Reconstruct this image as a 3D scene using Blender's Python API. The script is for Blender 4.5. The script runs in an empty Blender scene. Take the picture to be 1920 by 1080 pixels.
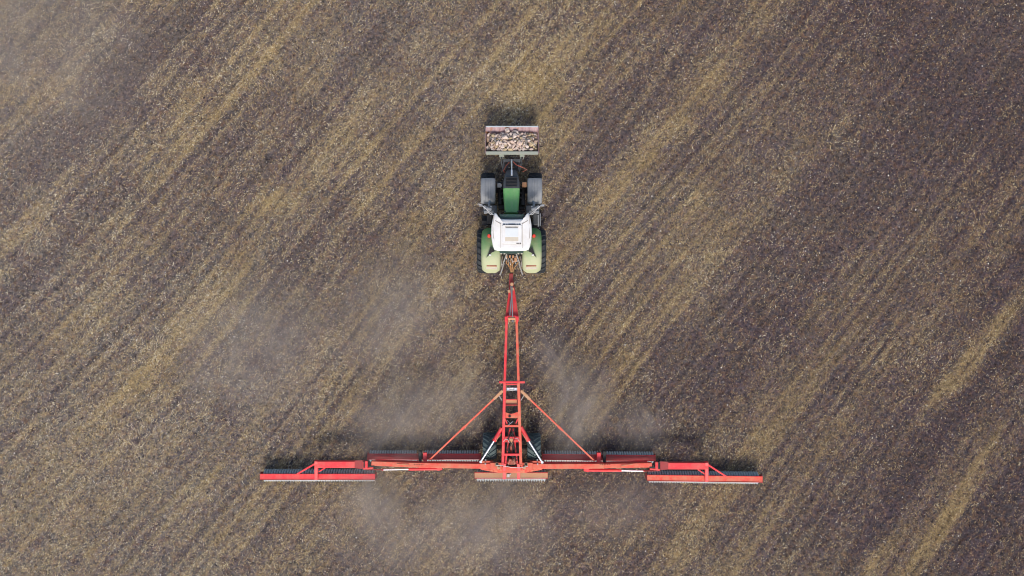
import bpy, math, random
import numpy as np
from mathutils import Vector, Matrix
R = math.radians
S = bpy.context.scene
COL = S.collection

# ------------------------------------------------------------------ camera
CH = 32.0                       # drone height above the field
PPM = 45.0                      # photograph pixels per metre on the ground
cam_d = bpy.data.cameras.new('camera'); cam = bpy.data.objects.new('camera', cam_d); COL.objects.link(cam)
cam.location = (0, 0, CH)
cam_d.sensor_width = 36; cam_d.lens = 36 * CH / (1920 / PPM); cam_d.clip_end = 5000
S.camera = cam
# ------------------------------------------------------------------ sky and sun
SUN_EL, SUN_AZ = 47.0, 180.0    # sun stands south of the machines
w = bpy.data.worlds.new('World'); S.world = w; w.use_nodes = True
nt = w.node_tree; bg = nt.nodes['Background']
sky = nt.nodes.new('ShaderNodeTexSky'); sky.sky_type = 'NISHITA'; sky.sun_disc = False
sky.sun_elevation = R(SUN_EL); sky.sun_rotation = R(SUN_AZ); sky.dust_density = 3.0; sky.air_density = 1.0
nt.links.new(sky.outputs[0], bg.inputs[0]); bg.inputs[1].default_value = 0.11
sl = bpy.data.lights.new('sun', 'SUN'); sl.energy = 1.5; sl.angle = R(13); sl.color = (1, .93, .85)
so = bpy.data.objects.new('sun', sl); COL.objects.link(so); so.location = (0, -60, 60)
so.rotation_euler = (R(90 - SUN_EL), 0, R(2))
vs = S.view_settings; vs.view_transform = 'Standard'; vs.look = 'None'; vs.gamma = 1; vs.exposure = 0.85
try: vs.use_curve_mapping = False
except Exception: pass
try: S.cycles.filter_width = 1.0
except Exception: pass

# ------------------------------------------------------------------ helpers
def P(px, py, z=0.0):           # a point at height z standing where the photo shows it
    k = (CH - z) / CH / PPM
    return Vector(((px - 960) * k, (540 - py) * k, z))
WL = {}
def props(o, label=None, cat=None, group=None, kind=None):
    if label: o['label'] = label
    if cat: o['category'] = cat
    if group: o['group'] = group
    if kind: o['kind'] = kind
    return o
def thing(name, loc, label, cat, group=None):
    o = bpy.data.objects.new(name, None); COL.objects.link(o); o.location = loc
    o.empty_display_size = .3; WL[o.name] = Vector(loc)
    return props(o, label, cat, group)

class MB:
    def __init__(s): s.v = []; s.f = []; s.sm = []
    def add(s, vs_, fs, smooth=False):
        n = len(s.v); s.v += [Vector(p) for p in vs_]
        for f in fs: s.f.append([i + n for i in f]); s.sm.append(smooth)
        return s
    def box(s, c, d, rot=None):
        c = Vector(c); h = Vector(d) / 2; vv = []
        for x in (-1, 1):
            for y in (-1, 1):
                for z in (-1, 1):
                    p = Vector((x * h.x, y * h.y, z * h.z))
                    if rot is not None: p = rot @ p
                    vv.append(c + p)
        return s.add(vv, [(0,1,3,2),(4,6,7,5),(0,4,5,1),(2,3,7,6),(0,2,6,4),(1,5,7,3)])
    def beam(s, a, b, wd, h, wd2=None, h2=None, up=(0, 0, 1)):
        a = Vector(a); b = Vector(b); d = (b - a).normalized(); up = Vector(up)
        if abs(d.dot(up)) > .98: up = Vector((0, 1, 0))
        x = d.cross(up).normalized(); y = x.cross(d).normalized()
        wd2 = wd if wd2 is None else wd2; h2 = h if h2 is None else h2
        vv = []
        for p, ww, hh in ((a, wd, h), (b, wd2, h2)):
            for i, j in ((-1,-1),(1,-1),(1,1),(-1,1)): vv.append(p + x * i * ww / 2 + y * j * hh / 2)
        return s.add(vv, [(3,2,1,0),(4,5,6,7),(0,1,5,4),(1,2,6,5),(2,3,7,6),(3,0,4,7)])
    def tube(s, pts, r, n=10, r2=None):
        pts = [Vector(p) for p in pts]; rings = []; L = len(pts); prev = None
        for i, p in enumerate(pts):
            d = (pts[min(i + 1, L - 1)] - pts[max(i - 1, 0)]).normalized()
            u = Vector((0, 0, 1)) if abs(d.z) < .9 else Vector((1, 0, 0))
            x = d.cross(u).normalized(); y = d.cross(x).normalized()
            rr = r if r2 is None else r + (r2 - r) * i / (L - 1)
            rings.append([p + x * math.cos(2*math.pi*k/n) * rr + y * math.sin(2*math.pi*k/n) * rr for k in range(n)])
        vv = [q for ring in rings for q in ring]; fs = []
        for i in range(L - 1):
            for k in range(n):
                k2 = (k + 1) % n; fs.append((i*n+k, i*n+k2, (i+1)*n+k2, (i+1)*n+k))
        s.add(vv, fs, True)
        s.add(rings[0], [tuple(range(n))]); s.add(rings[-1], [tuple(range(n))[::-1]])
        return s
    def loft(s, secs, cap=True, smooth=True, closed=True):
        n = len(secs[0]); vv = [q for r_ in secs for q in r_]; fs = []
        for i in range(len(secs) - 1):
            for k in range(n if closed else n - 1):
                k2 = (k + 1) % n; fs.append((i*n+k, i*n+k2, (i+1)*n+k2, (i+1)*n+k))
        s.add(vv, fs, smooth)
        if cap and closed: s.add(secs[0], [tuple(range(n))[::-1]]); s.add(secs[-1], [tuple(range(n))])
        return s
    def prism(s, poly, z0, z1):
        return s.loft([[Vector((p[0], p[1], z0)) for p in poly], [Vector((p[0], p[1], z1)) for p in poly]], smooth=False)
    def lathe(s, prof, c, n=32, smooth=True, rfun=None):      # axis along x, prof = [(x, radius)]
        c = Vector(c); secs = []
        for x, r_ in prof:
            secs.append([c + Vector((x, math.cos(2*math.pi*k/n) * (r_ * (rfun(k, x) if rfun else 1)), math.sin(2*math.pi*k/n) * (r_ * (rfun(k, x) if rfun else 1)))) for k in range(n)])
        return s.loft(secs, True, smooth)
    def build(s, name, mat, parent=None, bevel=0, label=None):
        lo = Vector([min(p[i] for p in s.v) for i in range(3)]); hi = Vector([max(p[i] for p in s.v) for i in range(3)])
        c = (lo + hi) / 2
        me = bpy.data.meshes.new(name)
        me.from_pydata([p - c for p in s.v], [], s.f); me.polygons.foreach_set('use_smooth', s.sm)
        me.materials.append(mat); me.update()
        o = bpy.data.objects.new(name, me); COL.objects.link(o)
        if parent:
            o.parent = parent; o.location = c - WL[parent.name]
        else: o.location = c
        WL[o.name] = c
        if bevel:
            b = o.modifiers.new('bevel', 'BEVEL'); b.width = bevel; b.segments = 2; b.limit_method = 'ANGLE'; b.angle_limit = R(40)
        if label: o['label'] = label
        return o

# ------------------------------------------------------------------ materials
def mat(name):
    m = bpy.data.materials.new(name); m.use_nodes = True
    return m, m.node_tree.nodes, m.node_tree.links, m.node_tree.nodes['Principled BSDF']
def noise(N, L, scale, detail=4, rough=.55, vec=None, coord='Object', dist=0):
    t = N.new('ShaderNodeTexNoise'); t.inputs['Scale'].default_value = scale; t.inputs['Detail'].default_value = detail
    t.inputs['Roughness'].default_value = rough; t.inputs['Distortion'].default_value = dist
    if vec is None:
        tc = N.new('ShaderNodeTexCoord'); vec = tc.outputs[coord]
    L.new(vec, t.inputs['Vector']); return t
def ramp(N, L, src, stops):
    r = N.new('ShaderNodeValToRGB'); e = r.color_ramp.elements
    while len(e) < len(stops): e.new(.5)
    for i, (p, c) in enumerate(stops): e[i].position = p; e[i].color = (*c, 1) if len(c) == 3 else c
    L.new(src, r.inputs[0]); return r
def mix(N, L, fac, a, b):
    m = N.new('ShaderNodeMix'); m.data_type = 'RGBA'
    for src, k in ((fac, 0), (a, 6), (b, 7)):
        if isinstance(src, (int, float)): m.inputs[k].default_value = src
        elif isinstance(src, tuple): m.inputs[k].default_value = (*src, 1)
        else: L.new(src, m.inputs[k])
    return m.outputs[2]
def math_(N, L, op, a, b=0):
    m = N.new('ShaderNodeMath'); m.operation = op
    for k, s_ in ((0, a), (1, b)):
        if isinstance(s_, (int, float)): m.inputs[k].default_value = s_
        else: L.new(s_, m.inputs[k])
    return m.outputs[0]
def painted(name, col, dust=(.36, .27, .18), amount=.5, rough=.45, metal=0, sc=3.0, up=True, spec=.4, lo=.42, hi=.7):
    """paint with blotchy dirt that settles on surfaces facing up"""
    m, N, L, b = mat(name)
    n1 = noise(N, L, sc, 6, .65); n2 = noise(N, L, sc * 9, 3, .6)
    s_ = math_(N, L, 'ADD', math_(N, L, 'MULTIPLY', n1.outputs[0], .7), math_(N, L, 'MULTIPLY', n2.outputs[0], .3))
    r = ramp(N, L, s_, [(lo, (0, 0, 0)), (hi, (1, 1, 1))])
    f = math_(N, L, 'MULTIPLY', r.outputs[0], amount)
    if up:
        g = N.new('ShaderNodeNewGeometry'); sp = N.new('ShaderNodeSeparateXYZ'); L.new(g.outputs['Normal'], sp.inputs[0])
        z = math_(N, L, 'MAXIMUM', sp.outputs[2], 0.25); f = math_(N, L, 'MULTIPLY', f, z)
    L.new(mix(N, L, f, col, dust), b.inputs['Base Color'])
    rr = math_(N, L, 'ADD', math_(N, L, 'MULTIPLY', f, .5), rough); L.new(rr, b.inputs['Roughness'])
    b.inputs['Metallic'].default_value = metal; b.inputs['Specular IOR Level'].default_value = spec
    return m
M = {}
M['red'] = painted('red_paint', (.70, .030, .042), (.48, .25, .17), .42, .42)
M['red_dusty'] = painted('red_paint_dusty', (.68, .055, .035), (.50, .30, .17), .62, .55, lo=.38, hi=.62)
M['red_dull'] = painted('dull_red_paint', (.33, .04, .04), (.22, .12, .10), .6, .7)
M['tan'] = painted('rusty_tan_metal', (.48, .24, .12), (.45, .36, .24), .6, .7)
M['green'] = painted('green_paint', (.13, .36, .11), (.36, .36, .24), .35, .38, lo=.40, hi=.66)
M['green_dusty'] = painted('green_paint_dusty', (.15, .32, .11), (.50, .46, .31), .9, .5, sc=1.1, lo=.34, hi=.56)
M['dark_green'] = painted('dark_green_paint', (.02, .055, .045), (.2, .2, .16), .3, .3)
M['grey'] = painted('grey_plastic', (.20, .21, .22), (.32, .32, .31), .7, .55)
M['nose'] = painted('dark_grey_plastic', (.05, .055, .06), (.12, .12, .12), .5, .5)
M['black'] = painted('black_metal', (.012, .012, .013), (.08, .07, .06), .5, .6)
M['rubber'] = painted('rubber', (.022, .026, .03), (.10, .10, .095), .55, .8, sc=6)
M['rubber_trailer'] = painted('dusty_rubber', (.055, .085, .085), (.17, .19, .18), .6, .75, sc=6)
M['steel'] = painted('worn_steel', (.40, .46, .47), (.42, .40, .36), .4, .45, metal=.0, sc=8)
M['chrome'] = painted('chrome_rod', (.72, .73, .76), (.6, .58, .55), .2, .25, metal=.55)
M['white'] = painted('white_paint', (.72, .71, .69), (.50, .45, .36), .45, .35, sc=1.6, lo=.4)
M['cream'] = painted('dusty_cream', (.56, .50, .40), (.46, .38, .28), .5, .6, sc=5)
M['bucketgreen'] = painted('pale_green_steel', (.27, .30, .24), (.36, .30, .26), .6, .6, sc=6)
M['hose'] = painted('hose_rubber', (.015, .015, .016), (.15, .12, .09), .4, .5)
M['orange'] = painted('brown_hose', (.28, .14, .05), (.45, .36, .24), .6, .6, sc=9)
M['silver'] = painted('silver_fitting', (.5, .5, .5), (.4, .36, .3), .4, .4, metal=.3)
M['seam'] = painted('dirty_seam', (.26, .23, .20), (.4, .35, .28), .4, .8)
M['arm'] = painted('grey_arm', (.26, .26, .25), (.36, .31, .24), .5, .5)
M['lamp'] = painted('red_lamp_lens', (.70, .06, .04), (.5, .3, .2), .15, .25)
M['redbar'] = painted('red_reflector', (.3, .05, .03), (.4, .3, .2), .5, .4)
def fender_mat():
    m, N, L, b = mat('dusty_green_fender'); tc = N.new('ShaderNodeTexCoord'); sp = N.new('ShaderNodeSeparateXYZ'); L.new(tc.outputs['Object'], sp.inputs[0])
    n = noise(N, L, 2.6, 5, .6); n2 = noise(N, L, 22, 4, .6)
    f = math_(N, L, 'ADD', math_(N, L, 'MULTIPLY', sp.outputs[1], -.62), math_(N, L, 'MULTIPLY', n.outputs[0], .9)); f = math_(N, L, 'ADD', f, math_(N, L, 'MULTIPLY', n2.outputs[0], .2))
    r = ramp(N, L, f, [(.22, (.12,)*3), (.85, (.80,)*3)])
    L.new(mix(N, L, r.outputs[0], (.085, .25, .07), (.43, .41, .26)), b.inputs['Base Color'])
    L.new(math_(N, L, 'ADD', math_(N, L, 'MULTIPLY', r.outputs[0], .35), .35), b.inputs['Roughness']); return m
M['fender'] = fender_mat()
def bucket_mat():
    m, N, L, b = mat('rusty_bucket_steel')
    tc = N.new('ShaderNodeTexCoord')
    mp = N.new('ShaderNodeMapping'); mp.inputs['Scale'].default_value = (5, 1.2, 1.2); L.new(tc.outputs['Object'], mp.inputs['Vector'])
    n1 = noise(N, L, 2.2, 6, .65, vec=mp.outputs[0]); n2 = noise(N, L, 5, 4, .6)
    c1 = ramp(N, L, n1.outputs[0], [(.3, (.20, .12, .13)), (.5, (.33, .22, .23)), (.7, (.44, .32, .31))])
    f = ramp(N, L, n2.outputs[0], [(.54, (0, 0, 0)), (.66, (1, 1, 1))])
    L.new(mix(N, L, f.outputs[0], c1.outputs[0], (.30, .13, .05)), b.inputs['Base Color'])
    b.inputs['Roughness'].default_value = .6; b.inputs['Metallic'].default_value = .2
    return m
M['bucket'] = bucket_mat()
def glass_mat(name, c, rough=.06):
    m, N, L, b = mat(name); n = noise(N, L, 6, 3)
    L.new(mix(N, L, math_(N, L, 'MULTIPLY', n.outputs[0], .25), c, (.3, .3, .28)), b.inputs['Base Color'])
    b.inputs['Roughness'].default_value = rough; b.inputs['Specular IOR Level'].default_value = .8
    return m
M['glass'] = glass_mat('cab_glass', (.012, .03, .03)); M['hatch'] = glass_mat('hatch_glass', (.70, .73, .72), .3)
M['mirror'] = glass_mat('mirror_glass', (.35, .38, .4), .1)
def stone_mat(name, a, c, d):
    m, N, L, b = mat(name); n = noise(N, L, 9, 6, .65); n2 = noise(N, L, 60, 3)
    r = ramp(N, L, n.outputs[0], [(.3, a), (.5, c), (.72, d)])
    L.new(mix(N, L, math_(N, L, 'MULTIPLY', n2.outputs[0], .35), r.outputs[0], (.32, .25, .19)), b.inputs['Base Color'])
    b.inputs['Roughness'].default_value = .9
    bp = N.new('ShaderNodeBump'); bp.inputs['Strength'].default_value = .5; bp.inputs['Distance'].default_value = .02
    L.new(n2.outputs[0], bp.inputs['Height']); L.new(bp.outputs[0], b.inputs['Normal'])
    return m
ST = {'pale': stone_mat('pale_stone', (.52, .41, .34), (.65, .53, .45), (.76, .66, .59)),
      'pink': stone_mat('pinkish_stone', (.46, .32, .25), (.60, .45, .36), (.70, .57, .48)),
      'ochre': stone_mat('ochre_stone', (.36, .26, .14), (.50, .38, .22), (.60, .49, .33)),
      'brown': stone_mat('brown_stone', (.28, .18, .12), (.40, .27, .19), (.50, .36, .27)),
      'grey': stone_mat('grey_stone', (.13, .12, .11), (.22, .20, .18), (.33, .30, .27))}

# ------------------------------------------------------------------ numpy noise
RNG = np.random.default_rng(7); TAB = RNG.random((8, 256, 256)).astype(np.float32)
def vn(x, y, s=0):
    xi = np.floor(x).astype(np.int64); yi = np.floor(y).astype(np.int64); fx = x - xi; fy = y - yi
    fx = fx * fx * (3 - 2 * fx); fy = fy * fy * (3 - 2 * fy); T = TAB[s % 8]; o = s * 37
    a = T[(xi + o) & 255, (yi + o) & 255]; b = T[(xi + 1 + o) & 255, (yi + o) & 255]
    c = T[(xi + o) & 255, (yi + 1 + o) & 255]; d = T[(xi + 1 + o) & 255, (yi + 1 + o) & 255]
    return (a * (1 - fx) + b * fx) * (1 - fy) + (c * (1 - fx) + d * fx) * fy
def fbm(x, y, o=4, s=0, g=.5):
    t = 0; a = 1; n = 0
    for i in range(o): t = t + a * vn(x * 2 ** i + 13.7 * i, y * 2 ** i - 7.1 * i, s + i); n += a; a *= g
    return t / n
def sstep(a, b, x): t = np.clip((x - a) / (b - a), 0, 1); return t * t * (3 - 2 * t)
def band_uv(x, y):      # u runs across the old tillage direction, v along it
    th = R(52)
    wob = (fbm(x * .07, y * .07, 2, 3) - .5) * 1.3
    u = x * math.sin(th) - y * math.cos(th) + wob + .004 * np.minimum(x, 0) ** 2 * 1.0 + .001 * np.maximum(x, 0) ** 2
    v = x * math.cos(th) + y * math.sin(th)
    return u, v
def streak(x, y, px, py, length, width, ang):
    p = P(px, py); a = R(ang); dx = x - p.x; dy = y - p.y
    s_ = dx * math.cos(a) + dy * math.sin(a); t = -dx * math.sin(a) + dy * math.cos(a)
    t = t + (vn(s_ * .3, s_ * 0 + px * .1, 4) - .5) * width * .9
    return np.exp(-(s_ / length) ** 2 - (t / width) ** 2)
def cover(x, y):        # how much straw lies here, 0..1
    u, v = band_uv(x, y)
    c = .42 + .27 * (fbm(u * .45, v * .03, 2, 1) - .5) + .40 * (fbm(u * 1.5, v * .035, 2, 2) - .5) + .42 * (fbm(u * 4.2, v * .06, 2, 4) - .5)
    c = c + .12 * np.sin(2 * math.pi * (u / .46 + .6 * vn(u * .2, v * .03, 5))) * (.25 + 1.1 * vn(u * .4, v * .12, 2))
    c = c - .16 * np.clip(1 - np.abs(((u / 3.1 + .4 * vn(u * .08, v * .02, 3)) % 1) - .5) / .045, 0, 1) * (vn(u * .3, v * .08, 7) > .45)
    c = c + .30 * (fbm(x * .5, y * .5, 3, 5) - .5) + .42 * (fbm(u * 3.4, v * 2.0, 3, 6) - .5)
    for a in ((990, 140, 2.2, 1.1, 50, .42), (1015, 235, .9, .5, 60, .3), (1770, 720, 2.2, .45, 52, .5), (1830, 690, 1.5, .3, 52, .3),
              (1770, 970, 3.4, .45, 54, .62), (1890, 600, 1.8, .4, 55, .5), (1640, 1060, 1.6, .5, 52, .3), (490, 385, 1.0, .35, 45, .45),
              (300, 660, 4.5, .7, 48, .12), (420, 180, 4.5, 1.2, 45, .20), (180, 560, 4.5, 1.0, 48, .20), (620, 60, 2, 1.2, 45, .12), (1250, 230, 5, .8, 50, .1),
              (150, 200, 5.5, 1.3, 42, -.30), (60, 520, 4, .9, 45, -.28), (1700, 60, 4, 2, 50, -.12), (1540, 960, 5, .9, 52, -.25),
              (1850, 250, 6, 1.6, 55, -.14), (560, 480, 3.5, 1.0, 46, -.22), (460, 690, 2.5, .8, 45, -.15), (700, 420, 4, .9, 50, -.12),
              (1180, 520, 5, .8, 52, -.12), (1700, 880, 3, .5, 52, -.3), (1870, 960, 3, .7, 52, -.25), (160, 240, 8, 1.0, 46, -.15), (1110, 270, 9, .8, 54, -.16), (1530, 480, 11, 1.2, 54, -.16), (1800, 760, 9, .35, 54, -.2), (1320, 330, 8, .9, 54, .10), (280, 700, 9, .6, 47, .07), (1620, 900, 8, .45, 53, -.2), (700, 200, 8, .8, 49, -.12), (620, 330, 8, .5, 49, .12), (1700, 560, 8, .6, 54, .10), (1100, 300, 4.4, .15, 53, -.6), (1310, 60, 3.4, .14, 53, -.5), (1130, 310, 4.4, .10, 53, -.4), (600, 700, 5, .10, 50, -.35), (1450, 900, 6, .11, 54, -.4), (1620, 700, 6, .10, 54, -.35), (420, 230, 5, .11, 47, -.35),
              (640, 570, 2.8, .3, 50, -.22), (320, 470, 2.5, .3, 45, -.2), (860, 950, 3, .9, 0, .10), (1150, 960, 3, 1, 0, .1)):
        c = c + 1.05 * a[5] * streak(x, y, *a[:5])
    c = c - .0030 * np.maximum(x - 4, 0) ** 1.2 * 2
    # earth stirred up in the wheel tracks behind the tractor
    for px in (917, 1003):
        p = P(px, 600); m_ = np.exp(-((x - p.x) / .45) ** 4) * (sstep(P(0, 515).y + .3, P(0, 540).y, y) * sstep(P(0, 860).y, P(0, 760).y, y))
        c = c - .10 * m_
    return np.clip(c, 0.02, 1.15)
def height(x, y):
    u, v = band_uv(x, y)
    h = .019 * np.sin(2 * math.pi * (u / .46 + .6 * vn(u * .2, v * .03, 5))) * (.25 + 1.1 * vn(u * .4, v * .12, 2)) + .075 * (fbm(x * 5.2, y * 5.2, 4, 0, .62) - .5) + .03 * (fbm(x * 1.6, y * 1.6, 2, 2) - .5) + .06 * (fbm(u * 2.4, v * .1, 2, 4) - .5) + .03 * (fbm(u * 6, v * .4, 1, 6) - .5)
    roll = sstep(-8.05, -8.4, y) * (np.abs(x) < 10.5)
    h = h * (1 - .25 * roll)
    for px in (916, 1004):
        cx = P(px, 600).x; dx = np.abs(x - cx); on = np.exp(-((x - cx) / .42) ** 6) * sstep(.9, .4, y) * sstep(-6.8, -4.6, y)
        ph = (y * 5.2 + dx * 4.2); h = h + on * (-.02 + .022 * np.sin(2 * math.pi * ph))
    return h - .03
def mesh_np(name, V, F, matl, attrs=None, smooth=False):
    me = bpy.data.meshes.new(name); n = len(V); m = len(F); k = F.shape[1]
    me.vertices.add(n); me.vertices.foreach_set('co', np.ascontiguousarray(V, dtype=np.float32).ravel())
    me.loops.add(m * k); me.loops.foreach_set('vertex_index', np.ascontiguousarray(F, dtype=np.int32).ravel())
    me.polygons.add(m); me.polygons.foreach_set('loop_start', np.arange(0, m * k, k, dtype=np.int32))
    try: me.polygons.foreach_set('loop_total', np.full(m, k, dtype=np.int32))
    except Exception: pass
    me.polygons.foreach_set('use_smooth', np.full(m, smooth))
    for an, arr in (attrs or {}).items():
        at = me.attributes.new(an, 'FLOAT', 'POINT'); at.data.foreach_set('value', np.ascontiguousarray(arr, dtype=np.float32))
    me.materials.append(matl); me.update(calc_edges=True); me.validate()
    o = bpy.data.objects.new(name, me); COL.objects.link(o); return o

# ------------------------------------------------------------------ the field
def axis(inner, step, outer):
    a = list(np.arange(0, inner, step)); s_ = step
    while a[-1] < outer: s_ *= 1.12; a.append(a[-1] + s_)
    a = np.array(a); return np.concatenate([-a[:0:-1], a])
def soil_material():
    m, N, L, b = mat('field_soil')
    at = N.new('ShaderNodeAttribute'); at.attribute_name = 'cover'
    tc = N.new('ShaderNodeTexCoord')
    big = noise(N, L, .07, 3, .5, vec=tc.outputs['Object']); mid = noise(N, L, .9, 4, .6, vec=tc.outputs['Object'])
    fine = noise(N, L, 9, 6, .75, vec=tc.outputs['Object']); grain = noise(N, L, 26, 4, .8, vec=tc.outputs['Object'])
    hue = noise(N, L, 5.0, 3, .6, vec=tc.outputs['Object'])
    sp = N.new('ShaderNodeSeparateXYZ'); L.new(tc.outputs['Object'], sp.inputs[0])
    side = math_(N, L, 'ADD', math_(N, L, 'MULTIPLY', sp.outputs[0], .018), math_(N, L, 'MULTIPLY', math_(N, L, 'SUBTRACT', big.outputs[0], .5), 1.4))
    side = math_(N, L, 'ADD', side, .45)
    base = ramp(N, L, side, [(.15, (.172, .152, .132)), (.5, (.130, .106, .090)), (.9, (.086, .067, .064))])
    c = mix(N, L, math_(N, L, 'MULTIPLY', ramp(N, L, mid.outputs[0], [(.4, (0,)*3), (.62, (1,)*3)]).outputs[0], .4), base.outputs[0], (.115, .078, .104))
    c = mix(N, L, math_(N, L, 'MULTIPLY', ramp(N, L, hue.outputs[0], [(.5, (0,)*3), (.66, (1,)*3)]).outputs[0], .45), c, (.24, .130, .060))
    c = mix(N, L, math_(N, L, 'MULTIPLY', ramp(N, L, hue.outputs[0], [(.34, (1,)*3), (.46, (0,)*3)]).outputs[0], .5), c, (.062, .072, .088))
    straw = ramp(N, L, math_(N, L, 'ADD', math_(N, L, 'MULTIPLY', at.outputs['Fac'], .34), math_(N, L, 'MULTIPLY', grain.outputs[0], .75)), [(.52, (0,)*3), (.70, (1,)*3)])
    c = mix(N, L, math_(N, L, 'MULTIPLY', straw.outputs[0], .6), c, (.38, .28, .12))
    wet = ramp(N, L, at.outputs['Fac'], [(.12, (.80, .78, .80)), (.42, (1, 1, 1)), (.8, (1.15, 1.12, 1.05))])
    mw = N.new('ShaderNodeMix'); mw.data_type = 'RGBA'; mw.blend_type = 'MULTIPLY'; mw.inputs[0].default_value = 1
    L.new(c, mw.inputs[6]); L.new(wet.outputs[0], mw.inputs[7]); c = mw.outputs[2]
    dk = ramp(N, L, fine.outputs[0], [(.34, (.28, .28, .30)), (.5, (.95, .95, .95)), (.66, (1.7, 1.66, 1.62))])
    mm = N.new('ShaderNodeMix'); mm.data_type = 'RGBA'; mm.blend_type = 'MULTIPLY'; mm.inputs[0].default_value = 1
    L.new(c, mm.inputs[6]); L.new(dk.outputs[0], mm.inputs[7]); L.new(mm.outputs[2], b.inputs['Base Color'])
    b.inputs['Roughness'].default_value = .95; b.inputs['Specular IOR Level'].default_value = .15
    bp = N.new('ShaderNodeBump'); bp.inputs['Strength'].default_value = .9; bp.inputs['Distance'].default_value = .05
    L.new(math_(N, L, 'ADD', fine.outputs[0], grain.outputs[0]), bp.inputs['Height']); L.new(bp.outputs[0], b.inputs['Normal'])
    return m
xs = axis(24, .045, 900); ys = axis(14.5, .045, 900)
X, Y = np.meshgrid(xs, ys); nx, ny = len(xs), len(ys)
far = np.clip((np.maximum(np.abs(X) - 24, np.abs(Y) - 14.5)) / 40, 0, 1)
Z = height(X, Y) * (1 - far) - .03 * far
V = np.stack([X.ravel(), Y.ravel(), Z.ravel()], 1)
i0 = (np.arange(ny - 1)[:, None] * nx + np.arange(nx - 1)[None]).ravel()
F = np.stack([i0, i0 + 1, i0 + nx + 1, i0 + nx], 1)
field = mesh_np('field', V, F, soil_material(), {'cover': cover(X, Y).ravel()}, True)
props(field, 'wide brown harrowed field with diagonal bands of old tillage under the machines', 'field', kind='structure')

def tone_mat(name, stops, rough=.7, spec=.3):
    m, N, L, b = mat(name); at = N.new('ShaderNodeAttribute'); at.attribute_name = 'tone'
    r = ramp(N, L, at.outputs['Fac'], stops); n = noise(N, L, 30, 2)
    mm = N.new('ShaderNodeMix'); mm.data_type = 'RGBA'; mm.blend_type = 'MULTIPLY'; mm.inputs[0].default_value = 1
    L.new(r.outputs[0], mm.inputs[6]); L.new(ramp(N, L, n.outputs[0], [(.3, (.7,)*3), (.7, (1.2,)*3)]).outputs[0], mm.inputs[7])
    L.new(mm.outputs[2], b.inputs['Base Color']); b.inputs['Roughness'].default_value = rough; b.inputs['Specular IOR Level'].default_value = spec
    return m
def scatter(n, wfun, hx=24.5, hy=15):
    x = RNG.uniform(-hx, hx, n); y = RNG.uniform(-hy, hy, n); k = RNG.random(n) < wfun(x, y); return x[k], y[k]
# straw
x, y = scatter(1500000, lambda x, y: np.clip(.07 + .68 * np.clip(cover(x, y), 0, 2) ** 1.4, 0, 1) * .72)
n = len(x); _, _ = 0, 0
ln = RNG.uniform(.03, .09, n) * (1 + .9 * (RNG.random(n) < .06)); wd = RNG.uniform(.006, .016, n)
th = RNG.uniform(0, 2 * math.pi, n); th = np.where(RNG.random(n) < .5, R(52) + RNG.normal(0, .4, n), th)
bend = RNG.normal(0, .3, n); tilt = RNG.normal(0, .10, n); z0 = height(x, y) + RNG.uniform(.01, .065, n)
d1 = np.stack([np.cos(th - bend), np.sin(th - bend)], 1); d2 = np.stack([np.cos(th + bend), np.sin(th + bend)], 1); dm = np.stack([np.cos(th), np.sin(th)], 1)
C0 = np.stack([x, y], 1); A = C0 - d1 * (ln / 2)[:, None]; B = C0 + d2 * (ln / 2)[:, None]
def side_(d): return np.stack([-d[:, 1], d[:, 0]], 1) * (wd / 2)[:, None]
rollz = RNG.normal(0, .5, n) * wd * .5
def pt(c, sd, z): return np.concatenate([c + sd, z[:, None]], 1)
za = z0 - tilt * ln * .5; zb = z0 + tilt * ln * .5
V = np.stack([pt(A, side_(d1), za + rollz), pt(A, -side_(d1), za - rollz), pt(C0, side_(dm), z0 + .006 + rollz), pt(C0, -side_(dm), z0 + .006 - rollz),
              pt(B, side_(d2), zb + rollz), pt(B, -side_(d2), zb - rollz)], 1).reshape(-1, 3)
b0 = np.arange(n)[:, None] * 6
F = np.stack([b0 + np.array([[0, 1, 3, 2]]), b0 + np.array([[2, 3, 5, 4]])], 1).reshape(-1, 4)
patch = fbm(x * .8, y * .8, 2, 1); tone = np.clip(.12 * streak(x, y, 990, 120, 4, 2, 60) + RNG.normal(.46, .26, n) + (patch - .5) * .5 - .006 * x, 0, 1)
straw_m = tone_mat('straw', [(0, (.10, .064, .045)), (.25, (.25, .165, .08)), (.5, (.41, .30, .13)), (.75, (.60, .485, .26)), (1, (.80, .73, .55))])
st = mesh_np('straw_litter', V, F, straw_m, {'tone': np.repeat(tone, 6)})
props(st, 'loose golden straw and stubble scattered over the whole field', 'straw', kind='stuff')
# clods of earth
x, y = scatter(420000, lambda x, y: np.clip(.75 - .35 * cover(x, y), 0.1, 1))
n = len(x); oct_v = np.array([[1, 0, 0], [0, 1, 0], [-1, 0, 0], [0, -1, 0], [0, 0, 1], [0, 0, -1]], float)
oct_f = np.array([[0, 1, 4], [1, 2, 4], [2, 3, 4], [3, 0, 4], [1, 0, 5], [2, 1, 5], [3, 2, 5], [0, 3, 5]])
sz = .011 + .024 * RNG.random(n) ** 2.2 + .015 * (RNG.random(n) < .02)
V = oct_v[None] * RNG.uniform(.55, 1.25, (n, 6, 1)) + RNG.normal(0, .18, (n, 6, 3)); V[:, :, 2] *= .75
a = RNG.uniform(0, 6.28, n); ca, sa = np.cos(a)[:, None], np.sin(a)[:, None]
V = np.stack([V[:, :, 0] * ca - V[:, :, 1] * sa, V[:, :, 0] * sa + V[:, :, 1] * ca, V[:, :, 2]], 2) * sz[:, None, None]
V += np.stack([x, y, height(x, y) + sz * .4], 1)[:, None]
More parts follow.
